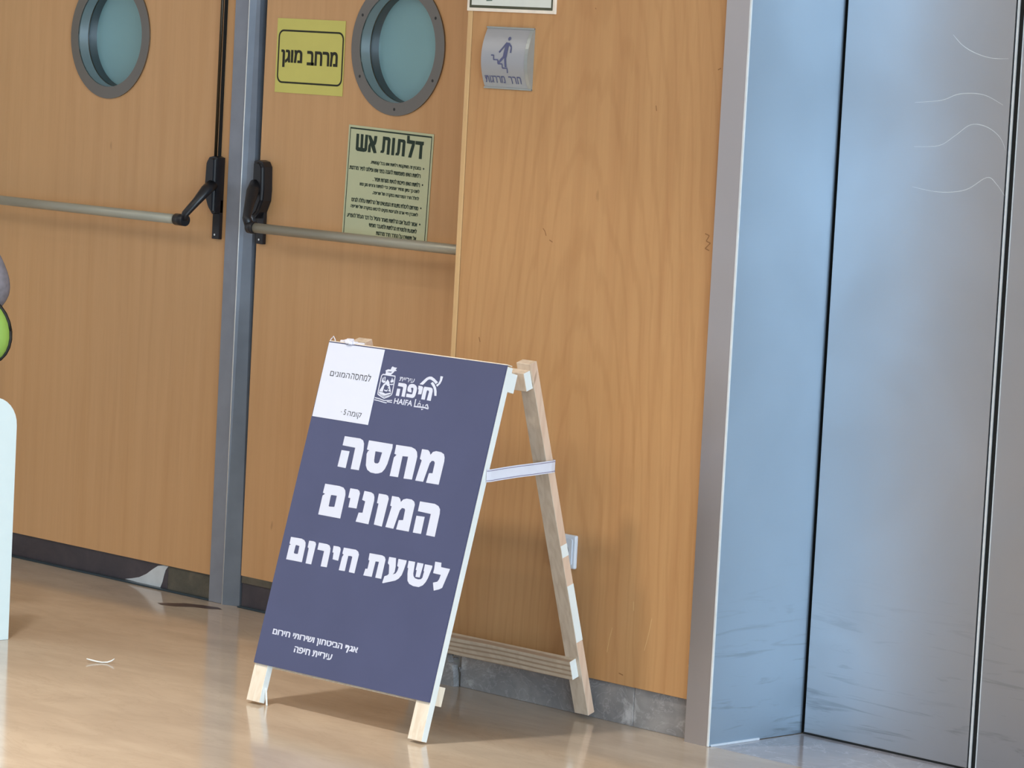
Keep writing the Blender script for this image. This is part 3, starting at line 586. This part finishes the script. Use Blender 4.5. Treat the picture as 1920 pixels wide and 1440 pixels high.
def panic_bar(door, x_end, x_far, side, xc):
    bar_end(door, xc, side)
    tube('push_bar', [(x_end, BY, BZ), (x_far, BY, BZ)], .0135, M['alu'], door, n=24)
    # curved arm from the latch case out to the bar
    xm = xc + side * .020
    bm = bmesh.new()
    if side < 0: pts = [(xc - .016, D - .030, 1.160), (xc - .012, D - .054, 1.146), (xc - .022, D - .080, 1.112), (xc - .042, BY, 1.078), (xc - .046, BY, 1.062)]
    else: pts = [(xc + .014, D - .030, 1.175), (xc + .026, D - .052, 1.155), (xc + .046, D - .080, 1.118), (xc + .068, BY - .006, 1.085), (xc + .078, BY, 1.060)]
    add_tube(bm, pts, [.019, .018, .0135, .012, .014], 14, True, (1.0, .8))
    link_bm('bar_arm', bm, M['black'], door)
    tube('end_cap', [(x_end - side * (.030 if side < 0 else .016), BY, BZ), (x_end + side * .010, BY, BZ)], .0165, M['black'], door, n=20)
panic_bar(dl, -.030, -1.0, -1, .040)
panic_bar(dr, .2855, 1.305, 1, .196)
tube('vertical_rod', [(.014, D - .014, 1.236), (.014, D - .014, 2.08)], .0045, M['rod'], dl, n=10)
box('rod_groove', (.009, D - .002, 1.236), (.021, D + .0005, 2.08), M['black_gap'], dl)

# ================================================================== SIGNS ON THE DOORS AND WALL
sg = empty('protected_space_sign', (.371, D, 1.53), 'square yellow sticker with a black rounded frame and black Hebrew words, on the right door', 'sign')
sheet('sticker', [rect(.234, 1.4275, .5095, 1.6285)], onwall(D, .0008), M['yellow'], sg, th=.0007)
bm = bmesh.new()
add_sheet(bm, [rrect(.241, 1.453, .506, 1.598, .020), rrect(.2462, 1.4578, .5008, 1.5932, .016)], onwall(D, .0012))
link_bm('border', bm, M['black_ink'], sg)
bm = bmesh.new()
add_text(bm, 'מרחב', onwall(D, .0013), .362, 1.505, .484, 1.5445, .024, thick=.0009)
link_bm('lettering', bm, M['black_ink'], sg); bm = bmesh.new()
add_text(bm, 'מוגן', onwall(D, .0013), .256, 1.4965, .341, 1.5445, .024, thick=.0009)
link_bm('lettering', bm, M['black_ink'], sg)

a_ = -.028
def ffn(off):
    ca, sa = math.cos(a_), math.sin(a_)
    def f(u, v, n):
        du, dv = u, v
        return (.5425 + du * ca - dv * sa, D - off - n, 1.3545 + du * sa + dv * ca)
    return f
FW, FH = .330, .305
sg = empty('fire_door_notice', (.705, D, 1.2), 'pale green notice with thick dark Hebrew heading and bulleted lines, behind the push bar', 'sign')
sheet('sticker', [rect(0, -FH, FW, 0)], ffn(.0008), M['lumi'], sg, th=.0007)
bm = bmesh.new()
add_sheet(bm, [rect(.006, -FH + .006, FW - .006, -.006), rect(.0085, -FH + .0085, FW - .0085, -.010)], ffn(.0012))
link_bm('border', bm, M['green_ink'], sg)
bm = bmesh.new()
for s_ in HEAD: add_sheet(bm, [s_], onwall(D, .0013))
LN = [('במבנין זה מותקנות דלתות אש בכל קומותיו.', .095, .290, 1), ('דלתות האש משמשות להגנה בפני אש ופילוט לפיר מדרגות.', .012, .290, 0),
      ('דלתות האש חייבות להיות סגורות תמיד .', .108, .290, 1), ('לשם כך נתון מחזיר שמטיב כדי לפתוח ודורש סגן נגש', .058, .290, 0), ('לחלל חדר המדרגות במקרה של שריפה.', .110, .290, 0),
      ('סגירתם ליכולת נתצורת הנמצאים של הדלתות עלולה לגרום', .030, .290, 1), ('לאובדן חיי אדם ולגרימת נזקים לרכוש במקרה של שריפה', .028, .290, 0),
      ('אסור לנעול אם הדלתות מאחר וחסיל כל דבר העלול להפריע', .016, .290, 1), ('לתנועת ולסגירת הדלתות ולמעבר חופשי', .105, .290, 0), ('אל תשאירו על החדר חדר מדרגות', .135, .290, 0)]
zz = -.0895
for i, (s_, u0, u1, b) in enumerate(LN):
    if b and i: zz -= .005
    add_text(bm, s_.replace('ד', 'ר').replace('ף', 'ר'), ffn(.0013), u0, zz - .0098, u1, zz + .0027, .018, thick=.0004)
    if b: add_sheet(bm, [circ(.300, zz - .003, .0026, 8)], ffn(.0013))
    zz -= .0187
link_bm('lettering', bm, M['green_ink'], sg)

# stairwell sign: curved silver plate
def curved(u, v, n):
    c, h, rise = 1.5535, .075, .020
    t = (v - c) / h
    return (u, -.002 - rise * (1 - t * t) - n, v)
def grid_sheet(name, u0, v0, u1, v1, mat, parent, off=0.0, th=.0015, nu=2, nv=16):
    bm = bmesh.new(); G = []
    for j in range(nv + 1):
        G.append([bm.verts.new(curved(u0 + (u1 - u0) * i / nu, v0 + (v1 - v0) * j / nv, off)) for i in range(nu + 1)])
    for j in range(nv):
        for i in range(nu):
            f = bm.faces.new((G[j][i], G[j][i + 1], G[j + 1][i + 1], G[j + 1][i])); f.smooth = True
    return link_bm(name, bm, mat, parent)
sg = empty('stairwell_sign', (1.465, 0, 1.48), 'small bulging silver sign with a figure walking down stairs and Hebrew words', 'sign')
grid_sheet('plate', 1.386, 1.4805, 1.536, 1.6265, M['alu_sign'], sg)
for u in (1.386, 1.5455):   # side cheeks under the bulge
    bm = bmesh.new()
    top = [bm.verts.new(curved(u, 1.4785 + .150 * j / 12, 0)) for j in range(13)]
    bot = [bm.verts.new((u, -.0, 1.4785 + .150 * j / 12)) for j in range(13)]
    for j in range(12): bm.faces.new((top[j], top[j + 1], bot[j + 1], bot[j]))
    link_bm('side_cheek', bm, M['alu_rim'], sg)
bm = bmesh.new()
top = [bm.verts.new(curved(1.536, 1.4785 + .150 * j / 12, .0015)) for j in range(13)]
bot = [bm.verts.new(curved(1.5455, 1.4785 + .150 * j / 12, -.001)) for j in range(13)]
for j in range(12): bm.faces.new((top[j], top[j + 1], bot[j + 1], bot[j]))
link_bm('side_strip', bm, M['alu_rim'], sg)
for z0, z1 in ((1.4785, 1.4825), (1.6245, 1.629)):
    box('rim', (1.384, -.006, z0), (1.5455, -.0, z1), M['alu_rim'], sg, bev=.0008)
bm = bmesh.new()
def cst(pts, w_):
    for q_ in stroke(pts, w_): add_sheet(bm, [q_], lambda u, v, n: curved(u, v, .0008))
def cdense(pts, w_):
    out = [pts[0]]
    for a, b in zip(pts, pts[1:]):
        for i in range(1, 4): out.append((a[0] + (b[0] - a[0]) * i / 3, a[1] + (b[1] - a[1]) * i / 3))
    cst(out, w_)
add_sheet(bm, [circ(1.474, 1.601, .0048, 14)], lambda u, v, n: curved(u, v, .0008))
cdense([(1.4725, 1.5915), (1.4700, 1.570), (1.4680, 1.556)], .0125)
cdense([(1.468, 1.590), (1.458, 1.578), (1.4475, 1.567)], .0045)
cdense([(1.476, 1.590), (1.487, 1.581), (1.4865, 1.567)], .0045)
cdense([(1.4665, 1.558), (1.456, 1.549), (1.4475, 1.541)], .006)
cdense([(1.4700, 1.556), (1.4705, 1.545), (1.4715, 1.532)], .0062)
cdense([(1.421, 1.5595), (1.4300, 1.5595), (1.4300, 1.549), (1.4450, 1.549), (1.4450, 1.5395), (1.4600, 1.5395), (1.4600, 1.5295), (1.4760, 1.5295), (1.4760, 1.518)], .0032)
link_bm('pictogram', bm, M['blue_ink'], sg)
bm = bmesh.new()
add_text(bm, 'מררגות', lambda u, v, n: curved(u, v, .0008), 1.3955, 1.493, 1.4640, 1.5105, .012)
link_bm('lettering', bm, M['blue_ink'], sg); bm = bmesh.new()
add_text(bm, 'חרר', lambda u, v, n: curved(u, v, .0008), 1.4770, 1.493, 1.5190, 1.5105, .012)
link_bm('lettering', bm, M['blue_ink'], sg)

# sign cut by the top of the picture
sg = empty('framed_wall_sign', (1.462, 0, 1.665), 'white sign with dark frame line and green Hebrew letters, above the silver stairwell sign', 'sign')
box('board', (1.312, -.006, 1.6645), (1.6135, 0, 1.80), M['cream_edge'], sg, bev=.0006)
bm = bmesh.new(); add_sheet(bm, [rect(1.3205, 1.6725, 1.606, 1.793), rect(1.3275, 1.679, 1.6005, 1.787)], onwall(0, .0064))
link_bm('border', bm, M['olive_frame'], sg)
sheet('face', [rect(1.3275, 1.679, 1.6005, 1.787)], onwall(0, .0063), M['white_sign'], sg)
bm = bmesh.new()
add_sheet(bm, [[(1.3785, 1.6895), (1.3990, 1.6905), (1.3995, 1.76), (1.366, 1.76), (1.366, 1.742), (1.379, 1.742)]], onwall(0, .0067))
link_bm('lettering', bm, M['sign_green'], sg); bm = bmesh.new()
add_sheet(bm, [[(1.5245, 1.7025), (1.5560, 1.7025), (1.5560, 1.76), (1.527, 1.76), (1.527, 1.745), (1.541, 1.745), (1.541, 1.716), (1.5245, 1.716)]], onwall(0, .0067))
link_bm('lettering', bm, M['sign_green'], sg)

# wall socket
sg = empty('wall_socket', (1.745, 0, .35), 'square white wall socket partly hidden by the rear leg of the board', 'socket')
bm = bmesh.new(); add_box(bm, (1.703, -.011, .348), (1.7825, 0, .4295), .005, 3)
link_bm('cover_plate', bm, M['socket'], sg)
bm = bmesh.new()
add_sheet(bm, [rrect(1.712, .357, 1.7735, .4205, .005), circ(1.742, .3885, .0215, 28)], onwall(0, .0135), .003)
link_bm('raised_frame', bm, M['socket'], sg)
sheet('socket_hole', [circ(1.742, .3885, .0215, 28)], onwall(0, .0112), M['socket_dark'], sg)

# ================================================================== A-FRAME BOARD
PSI, PHI = .0219173, .2520045
O_ = Vector((1.2978818, -.6099584, 0))
U_ = Vector((math.cos(PSI), math.sin(PSI), 0))
V_ = Vector((-math.sin(PSI) * math.sin(PHI), math.cos(PSI) * math.sin(PHI), math.cos(PHI)))
N_ = U_.cross(V_)
def FF(off=0.0): return lambda u, v, n: tuple(O_ + U_ * u + V_ * v + N_ * (n + off))
BW, B0, BH = .5925, .0983, .7872
TOP = B0 + BH
af = empty('sandwich_board', (1.60, -.32, 0), 'navy A-frame board with large white Hebrew letters on whitewashed wooden legs', 'signboard')
sheet('board', [rect(0, B0, BW, TOP)], FF(0), [M['print_navy']], af, th=.004)
def frame_box(name, u0, v0, n0, u1, v1, n1, mat, par, fn=None, side=None, bev=.0008):
    bm = bmesh.new(); add_box(bm, (u0, v0, n0), (u1, v1, n1), bev, 1, fn=fn or FF())
    o = link_bm(name, bm, [mat] + ([side] if side else []), par)
    if side:    # outer side faces: white paint, lit tone on the rear legs
        for p in o.data.polygons:
            if p.normal.x > .9: p.material_index = 1
    return o
TB = .0225
tag(frame_box('rail', 0, .0085, -TB, .045, TOP - .002, -.0042, M['cream'], af, side=M['lumber_white']), 'left front leg')
tag(frame_box('rail', BW - .045, .0085, -TB, BW, TOP - .002, -.0042, M['cream'], af, side=M['lumber_white']), 'right front leg with a white painted side')
frame_box('crossbar', .006, TOP - .058, -TB * 2, BW - .002, TOP - .013, -TB, M['cream'], af, side=M['lumber_white'])
frame_box('crossbar', .006, .094, -TB * 2, BW - .002, .139, -TB, M['cream'], af, side=M['cream'])
sheet('board_edge', [rect(.0, TOP, BW, TOP + .0022)], FF(-.0005), M['cream'], af, th=.018)
# loose splinter at the left foot
bm = bmesh.new()
q0 = FF()(.048, .045, -.012); 
add_box(bm, (0, 0, 0), (.0035, .0025, .040), 0, fn=lambda x, y, z: (q0[0] - .004 + x + (0.040 - z) * .30, q0[1] + y + .002 - (.040 - z) * .15, z + .0005))
link_bm('splinter', bm, M['lumber_white'], af)
# rear frame
T_ = Vector((1.887, -.302, .858)); B_ = Vector((1.866, -.0215, .0095))
RV = (T_ - B_).normalized(); RL = (T_ - B_).length
RU = U_
RN = RU.cross(RV).normalized()
def RF(u, v, n): return tuple(B_ + RU * u + RV * v + RN * n)
def rear(name, u0, v0, n0, u1, v1, n1, mat, side, lab=None):
    o = frame_box(name, u0, v0, n0, u1, v1, n1, mat, af, fn=RF, side=side)
    if lab: o['label'] = lab
    return o
rear('rail', -.045, 0, -TB, 0, RL, 0, M['pine_v'], M['pine_lit'], 'right rear leg of bare knotty pine')
rear('rail', -.5925, 0, -TB, -.5475, RL, 0, M['pine_v'], M['pine_lit'], 'left rear leg of bare pine')
rear('crossbar', -.5925, .101, 0, -.010, .149, TB, M['pine'], M['lumber_white'], 'rear crossbar of striped pine with a white painted end')
rear('crossbar', -.5925, RL - .060, 0, -.004, RL - .015, TB, M['pine_v'], M['lumber_white'])
# patches of white paint on the outer side of the rear leg
bm = bmesh.new()
for v0, v1 in ((.19, .335), (.408, .438)):
    bm = bmesh.new(); add_box(bm, (.0001, v0, -TB + .0005), (.0007, v1, -.0005), fn=RF)
    link_bm('paint_patch', bm, M['lumber_white'], af)
# tape lump on the top edge at the left
bm = bmesh.new()
random.seed(9)
for i in range(14):
    t = i / 13
    add_box(bm, (-.008, -.007, 0), (.008, .007, .006 + .004 * random.random()), .002, 1, fn=lambda x, y, z, t=t: (1.335 + t * .055 + x, -.380 + y + .01 * math.sin(t * 9), .856 + z + .003 * math.sin(t * 5)))
link_bm('torn_tape', bm, M['strap'], af)
tube('loose_thread', [(1.2935, -.388, .850), (1.2945, -.386, .862), (1.302, -.384, .870), (1.308, -.384, .862), (1.309, -.384, .856)], .0012, M['strap'], af, n=6)
# webbing strap that ties the two frames
ym0 = -.427; 
path = [(1.8895, ym0 + .0, .6055), (1.8915, ym0 + .012, .606), (1.8915, ym0 + .05, .609), (1.891, -.33, .612), (1.890, -.28, .614), (1.888, -.215, .617), (1.884, -.200, .6175), (1.876, -.197, .618), (1.84, -.197, .618)]
def ribbon(name, mat, hw, dx, par, w0=0):
    bm = bmesh.new(); R = []
    for i, p in enumerate(path):
        sag = 0
        nx = dx
        R.append([bm.verts.new((p[0] + nx, p[1], p[2] + s_)) for s_ in (w0 - hw, w0 + hw)])
    for a, b in zip(R, R[1:]): bm.faces.new((a[0], a[1], b[1], b[0]))
    o = link_bm(name, bm, mat, par)
    so = o.modifiers.new('thickness', 'SOLIDIFY'); so.thickness = .0012; so.offset = 0
    return o
st_ = ribbon('strap', M['strap'], .0145, 0, af)
st_['label'] = 'white webbing strap tying the front and rear legs'
ribbon('stitching', M['strap_line'], .0006, .0012, st_, .0112)
ribbon('stitching', M['strap_line'], .0006, .0012, st_, -.0112)

# lettering on the board
def dense(name, shapes, off, mat, par):
    bm = bmesh.new()
    for s_ in shapes: add_sheet(bm, s_, FF(off))
    return link_bm(name, bm, mat, par)
def line(name, shapes): return dense(name, shapes, .0005, M['print_white'], af)
GL = [BIG[0:2], [BIG[2]], [BIG[3]], [BIG[4]], [BIG[5]], [BIG[6]], [BIG[7]], [BIG[8]], [BIG[9]], BIG[10:12]] + [[x] for x in BIG[12:19]] + [BIG[19:21], [BIG[21]]]
for g_ in GL: line('letter', g_)
bm = bmesh.new()
for s_ in LOGO[:8]: add_sheet(bm, s_, FF(.0005))
for w_, pts in STROKES:
    if pts[0][0] > .262:
        for q_ in stroke(pts, w_): add_sheet(bm, [q_], FF(.0005))
add_text(bm, 'HAIFA', FF(.0005), .2625, .7598, .3235, .7730, .02, rtl=False)
add_text(bm, 'עיריית', FF(.0005), .2635, .8145, .3130, .8245, .01)
link_bm('city_logo', bm, M['print_white'], af)
bm = bmesh.new()
for s_ in LOGO[8:]: add_sheet(bm, s_, FF(.0005))
for w_, pts in STROKES:
    if pts[0][0] <= .262:
        for q_ in stroke(pts, w_): add_sheet(bm, [q_], FF(.0006))
link_bm('crest', bm, M['print_white'], af)
bm = bmesh.new()
add_text(bm, 'הביטחון ושירותי חירום', FF(.0005), .0410, .1685, .2800, .1867, .018, thick=.0006)
add_text(bm, 'אג', FF(.0005), .3060, .1722, .3325, .1855, .018, thick=.0006)
add_sheet(bm, [PE], FF(.0005))
link_bm('lettering', bm, M['print_white'], af); bm = bmesh.new()
add_text(bm, 'עיריית חיפה', FF(.0005), .1260, .1425, .2550, .1570, .018, thick=.0006)
link_bm('lettering', bm, M['print_white'], af)
# sheet of paper taped over the top left corner
ps = empty('paper_sheet', tuple(FF()(.1, .70, .001)), 'white paper with two small Hebrew lines, on the top left corner of the board', 'paper')
sheet('sheet', [[(.0015, .8828), (.1937, .8826), (.1958, .7003), (.0030, .7008)]], FF(.0012), M['paper'], ps, th=.0006)
bm = bmesh.new()
add_text(bm, 'למחסה', FF(.0015), .1030, .8020, .1695, .8200, .0)
add_text(bm, 'המונים', FF(.0015), .0305, .8030, .0975, .8150, .0)
link_bm('lettering', bm, M['ink'], ps); bm = bmesh.new()
add_text(bm, 'קומה', FF(.0015), .1200, .7105, .1670, .7260, .0)
add_text(bm, '5', FF(.0015), .1065, .7155, .1140, .7285, .0, rtl=False)
add_sheet(bm, [rect(.0965, .7210, .1000, .7222)], FF(.0015))
link_bm('lettering', bm, M['ink'], ps)

# ================================================================== SMALL THINGS ON THE FLOOR
tag(tube('paper_scrap', [(.687, -.604, .009), (.694, -.594, .006), (.704, -.585, .0035), (.714, -.576, .002), (.724, -.567, .003), (.731, -.559, .0075), (.735, -.554, .0125)], [.0026, .0038, .0036, .0032, .0036, .0034, .002], M['lumber_white'], None, n=8, scale=(1, .5)),
    'thin curled white paper strip lying on the floor left of the board', 'litter')

# ================================================================== CHAIR AND PERSON AT THE LEFT EDGE
ch = empty('tub_chair', (.1, -.80, 0), 'white moulded chair with a rounded back, cut off by the left edge', 'chair')
CX, CY1, CY0, CH = .327, -.575, -1.03, .628
def side_fn(X): return lambda u, v, n: (X - n, u, v)
def rounded_top(y0, y1, z0, z1, r):
    out = [(y0, z0), (y1, z0)]
    for i in range(9):
        a = math.radians(90 * i / 8); out.append((y1 - r + r * math.cos(a), z1 - r + r * math.sin(a)))
    for i in range(9):
        a = math.radians(90 + 90 * i / 8); out.append((y0 + r + r * math.cos(a), z1 - r + r * math.sin(a)))
    return out
bm = bmesh.new()
add_sheet(bm, [rounded_top(CY0, CY1, .0, CH, .075)], lambda u, v, n: (CX + n, u, v), .022)
bmesh.ops.remove_doubles(bm, verts=bm.verts[:], dist=1e-5)
b_ = link_bm('back_shell', bm, M['white_gloss'], ch)
bv = b_.modifiers.new('edge', 'BEVEL'); bv.width = .004; bv.segments = 2; bv.limit_method = 'ANGLE'
for y0, y1 in ((CY1 - .024, CY1 - .002), (CY0 + .002, CY0 + .024)):
    box('side_shell', (-.14, y0, 0), (CX - .024, y1, .40), M['white_gloss'], ch, bev=.006)
box('seat', (-.14, CY0 + .026, .38), (CX - .026, CY1 - .026, .42), M['white_gloss'], ch, bev=.01)

def skin_obj(name, verts, edges, radii, mat, parent, root=0, sub=2):
    me = bpy.data.meshes.new(name)
    org = ORG[parent.name]
    me.from_pydata([tuple(Vector(v) - org) for v in verts], edges, [])
    o = bpy.data.objects.new(name, me); COL.objects.link(o); o.parent = parent; ORG[o.name] = org
    me.materials.append(mat)
    sk_ = o.modifiers.new('skin', 'SKIN'); sk_.use_smooth_shade = True
    for i, r in enumerate(radii):
        sv = me.skin_vertices[0].data[i]
        sv.radius = (r, r) if not isinstance(r, tuple) else r
        sv.use_root = (i == root)
    s2 = o.modifiers.new('smooth', 'SUBSURF'); s2.levels = sub; s2.render_levels = sub
    return o
PX, PY = .165, -.77      # pelvis of the seated figure, facing -x
pe = empty('person', (PX, PY, 0), 'seated person in a lime safety vest with black piping, cut off by the left edge', 'person')
# body: pelvis, spine, neck, head, arms, legs
H = []
body_v = [(PX, PY, .50), (PX + .03, PY, .68), (PX + .04, PY, .86), (PX + .02, PY, 1.02), (PX - .02, PY, 1.10), (PX - .03, PY, 1.16), (PX - .04, PY, 1.25), (PX - .04, PY, 1.31),
          (PX + .01, PY + .165, .985), (PX + .035, PY + .212, .885), (PX - .20, PY + .17, .72), (PX - .29, PY + .11, .62),
          (PX + .03, PY - .155, .995), (PX - .005, PY - .175, .72), (PX - .20, PY - .13, .64), (PX - .29, PY - .11, .62),
          (PX - .02, PY + .09, .49), (PX - .42, PY + .10, .50), (PX - .44, PY + .10, .10), (PX - .56, PY + .10, .04),
          (PX - .02, PY - .09, .49), (PX - .42, PY - .10, .50), (PX - .44, PY - .10, .10), (PX - .56, PY - .10, .04)]
body_e = [(0, 1), (1, 2), (2, 3), (3, 4), (4, 5), (5, 6), (6, 7), (3, 8), (8, 9), (9, 10), (10, 11), (3, 12), (12, 13), (13, 14), (14, 15), (0, 16), (16, 17), (17, 18), (18, 19), (0, 20), (20, 21), (21, 22), (22, 23)]
body_r = [.10, .10, .11, .10, .05, .052, .085, .08, .045, .036, .026, .028, .045, .036, .026, .028, .075, .052, .036, .035, .075, .052, .036, .035]
PIPE_ = 0
bo = skin_obj('body', body_v, body_e, body_r, M['skin'], pe)
def sub_skel(idx, grow):
    mp = {v: i for i, v in enumerate(idx)}
    return [body_v[i] for i in idx], [(mp[a], mp[b]) for a, b in body_e if a in mp and b in mp], [body_r[i] + grow for i in idx]
v_, e_, r_ = sub_skel([0, 1, 2, 3, 8, 9, 10, 12, 13, 14], .012)
r_[0] += .01
skin_obj('jumper', v_, e_, r_, M['sleeve'], pe)
v_, e_, r_ = sub_skel([0, 16, 17, 18, 20, 21, 22], .012)
skin_obj('trousers', v_, e_, r_, M['trousers'], pe)
for s_ in (1, -1):
    skin_obj('shoe', [(PX - .41, PY + s_ * .10, .045), (PX - .50, PY + s_ * .10, .045), (PX - .60, PY + s_ * .10, .035)], [(0, 1), (1, 2)], [.042, .044, .032], M['piping'], pe, sub=1)
    hx = Vector((PX - .29, PY + s_ * .11, .62))
    for fi in range(4):
        a = hx + Vector((-.03, s_ * (-.027 + .018 * fi), -.005)); ln = (.062, .075, .07, .055)[fi]
        skin_obj('finger', [a, a + Vector((-ln * .5, 0, -.008)), a + Vector((-ln * .8, 0, -.026)), a + Vector((-ln * .95, 0, -.045))], [(0, 1), (1, 2), (2, 3)], [.0095, .009, .008, .007], M['skin'], pe, sub=1)
    a = hx + Vector((.0, -s_ * .02, 0))
    skin_obj('thumb', [a, a + Vector((-.03, -s_ * .03, -.005)), a + Vector((-.055, -s_ * .035, -.015))], [(0, 1), (1, 2)], [.012, .010, .008], M['skin'], pe, sub=1)
hc = Vector((PX - .045, PY, 1.285))
bm = bmesh.new()
bmesh.ops.create_uvsphere(bm, u_segments=24, v_segments=16, radius=1)
for v in bm.verts:
    c = v.co.copy()
    if c.x < -.25 and c.z < .55: c *= .86
    v.co = hc + Vector((.012 + c.x * .102, c.y * .086, .02 + c.z * .118))
for f in bm.faces: f.smooth = True
link_bm('hair', bm, M['hair'], pe)
bm = bmesh.new()     # nose, brow, mouth and ears
add_tube(bm, [hc + Vector((-.080, 0, .02)), hc + Vector((-.106, 0, -.018)), hc + Vector((-.088, 0, -.026))], [.006, .012, .008], 8)
link_bm('nose', bm, M['skin'], pe)
for s_ in (1, -1):
    bm = bmesh.new()
    add_tube(bm, [hc + Vector((0, s_ * .084, .02)), hc + Vector((.006, s_ * .092, .0)), hc + Vector((0, s_ * .084, -.025))], [.010, .014, .008], 8)
    link_bm('ear', bm, M['skin'], pe)
for s_ in (1, -1):
    bm = bmesh.new(); bmesh.ops.create_uvsphere(bm, u_segments=12, v_segments=8, radius=.011)
    for v in bm.verts: v.co += hc + Vector((-.082, s_ * .03, .005))
    link_bm('eye', bm, M['piping'], pe)
link_bm_ = None
tube('mouth', [hc + Vector((-.083, -.022, -.05)), hc + Vector((-.088, 0, -.052)), hc + Vector((-.083, .022, -.05))], .004, M['hair'], pe, n=8)
# vest: lime side panels with black piping around the trunk and over the shoulder
vest_v, vest_e, vest_r = sub_skel([0, 1, 2, 3], .024)
ve = skin_obj('vest', vest_v, vest_e, vest_r, M['hivis'], pe)

# bulging side of the vest below the elbow, lime with a black piped seam
vc = Vector((.1925, -.5900, .788)); dd = Vector((.7071, .7071, 0))
def vpt(a, rx, rz): return vc + dd * (rx * math.cos(a)) + Vector((0, 0, 1)) * (rz * math.sin(a)) + dd * (-.012 * math.sin(a))
bm = bmesh.new(); bmesh.ops.create_uvsphere(bm, u_segments=24, v_segments=14, radius=1)
nn = Vector((-.7071, .7071, 0))
for v in bm.verts:
    c = v.co.copy(); v.co = vc + dd * (c.x * .066 - .012 * c.z) + nn * (c.y * .035) + Vector((0, 0, c.z * .084))
for f in bm.faces: f.smooth = True
tag(link_bm('vest_side', bm, M['hivis'], pe), 'lime side of the vest')
pts = [vpt(math.radians(t), .067, .085) for t in range(0, 361, 15)]
tube('piping', pts, .0052, M['piping'], pe, n=8)

bm = bmesh.new(); bmesh.ops.create_uvsphere(bm, u_segments=20, v_segments=12, radius=1)
for v in bm.verts:
    c = v.co.copy(); v.co = vc + dd * (c.x * .030 - .028 - .012 * c.z) - nn * .030 + nn * (c.y * .018) + Vector((0, 0, .022 + c.z * .062))
for f in bm.faces: f.smooth = True
tag(link_bm('armhole', bm, M['trousers'], pe), 'dark opening of the vest')
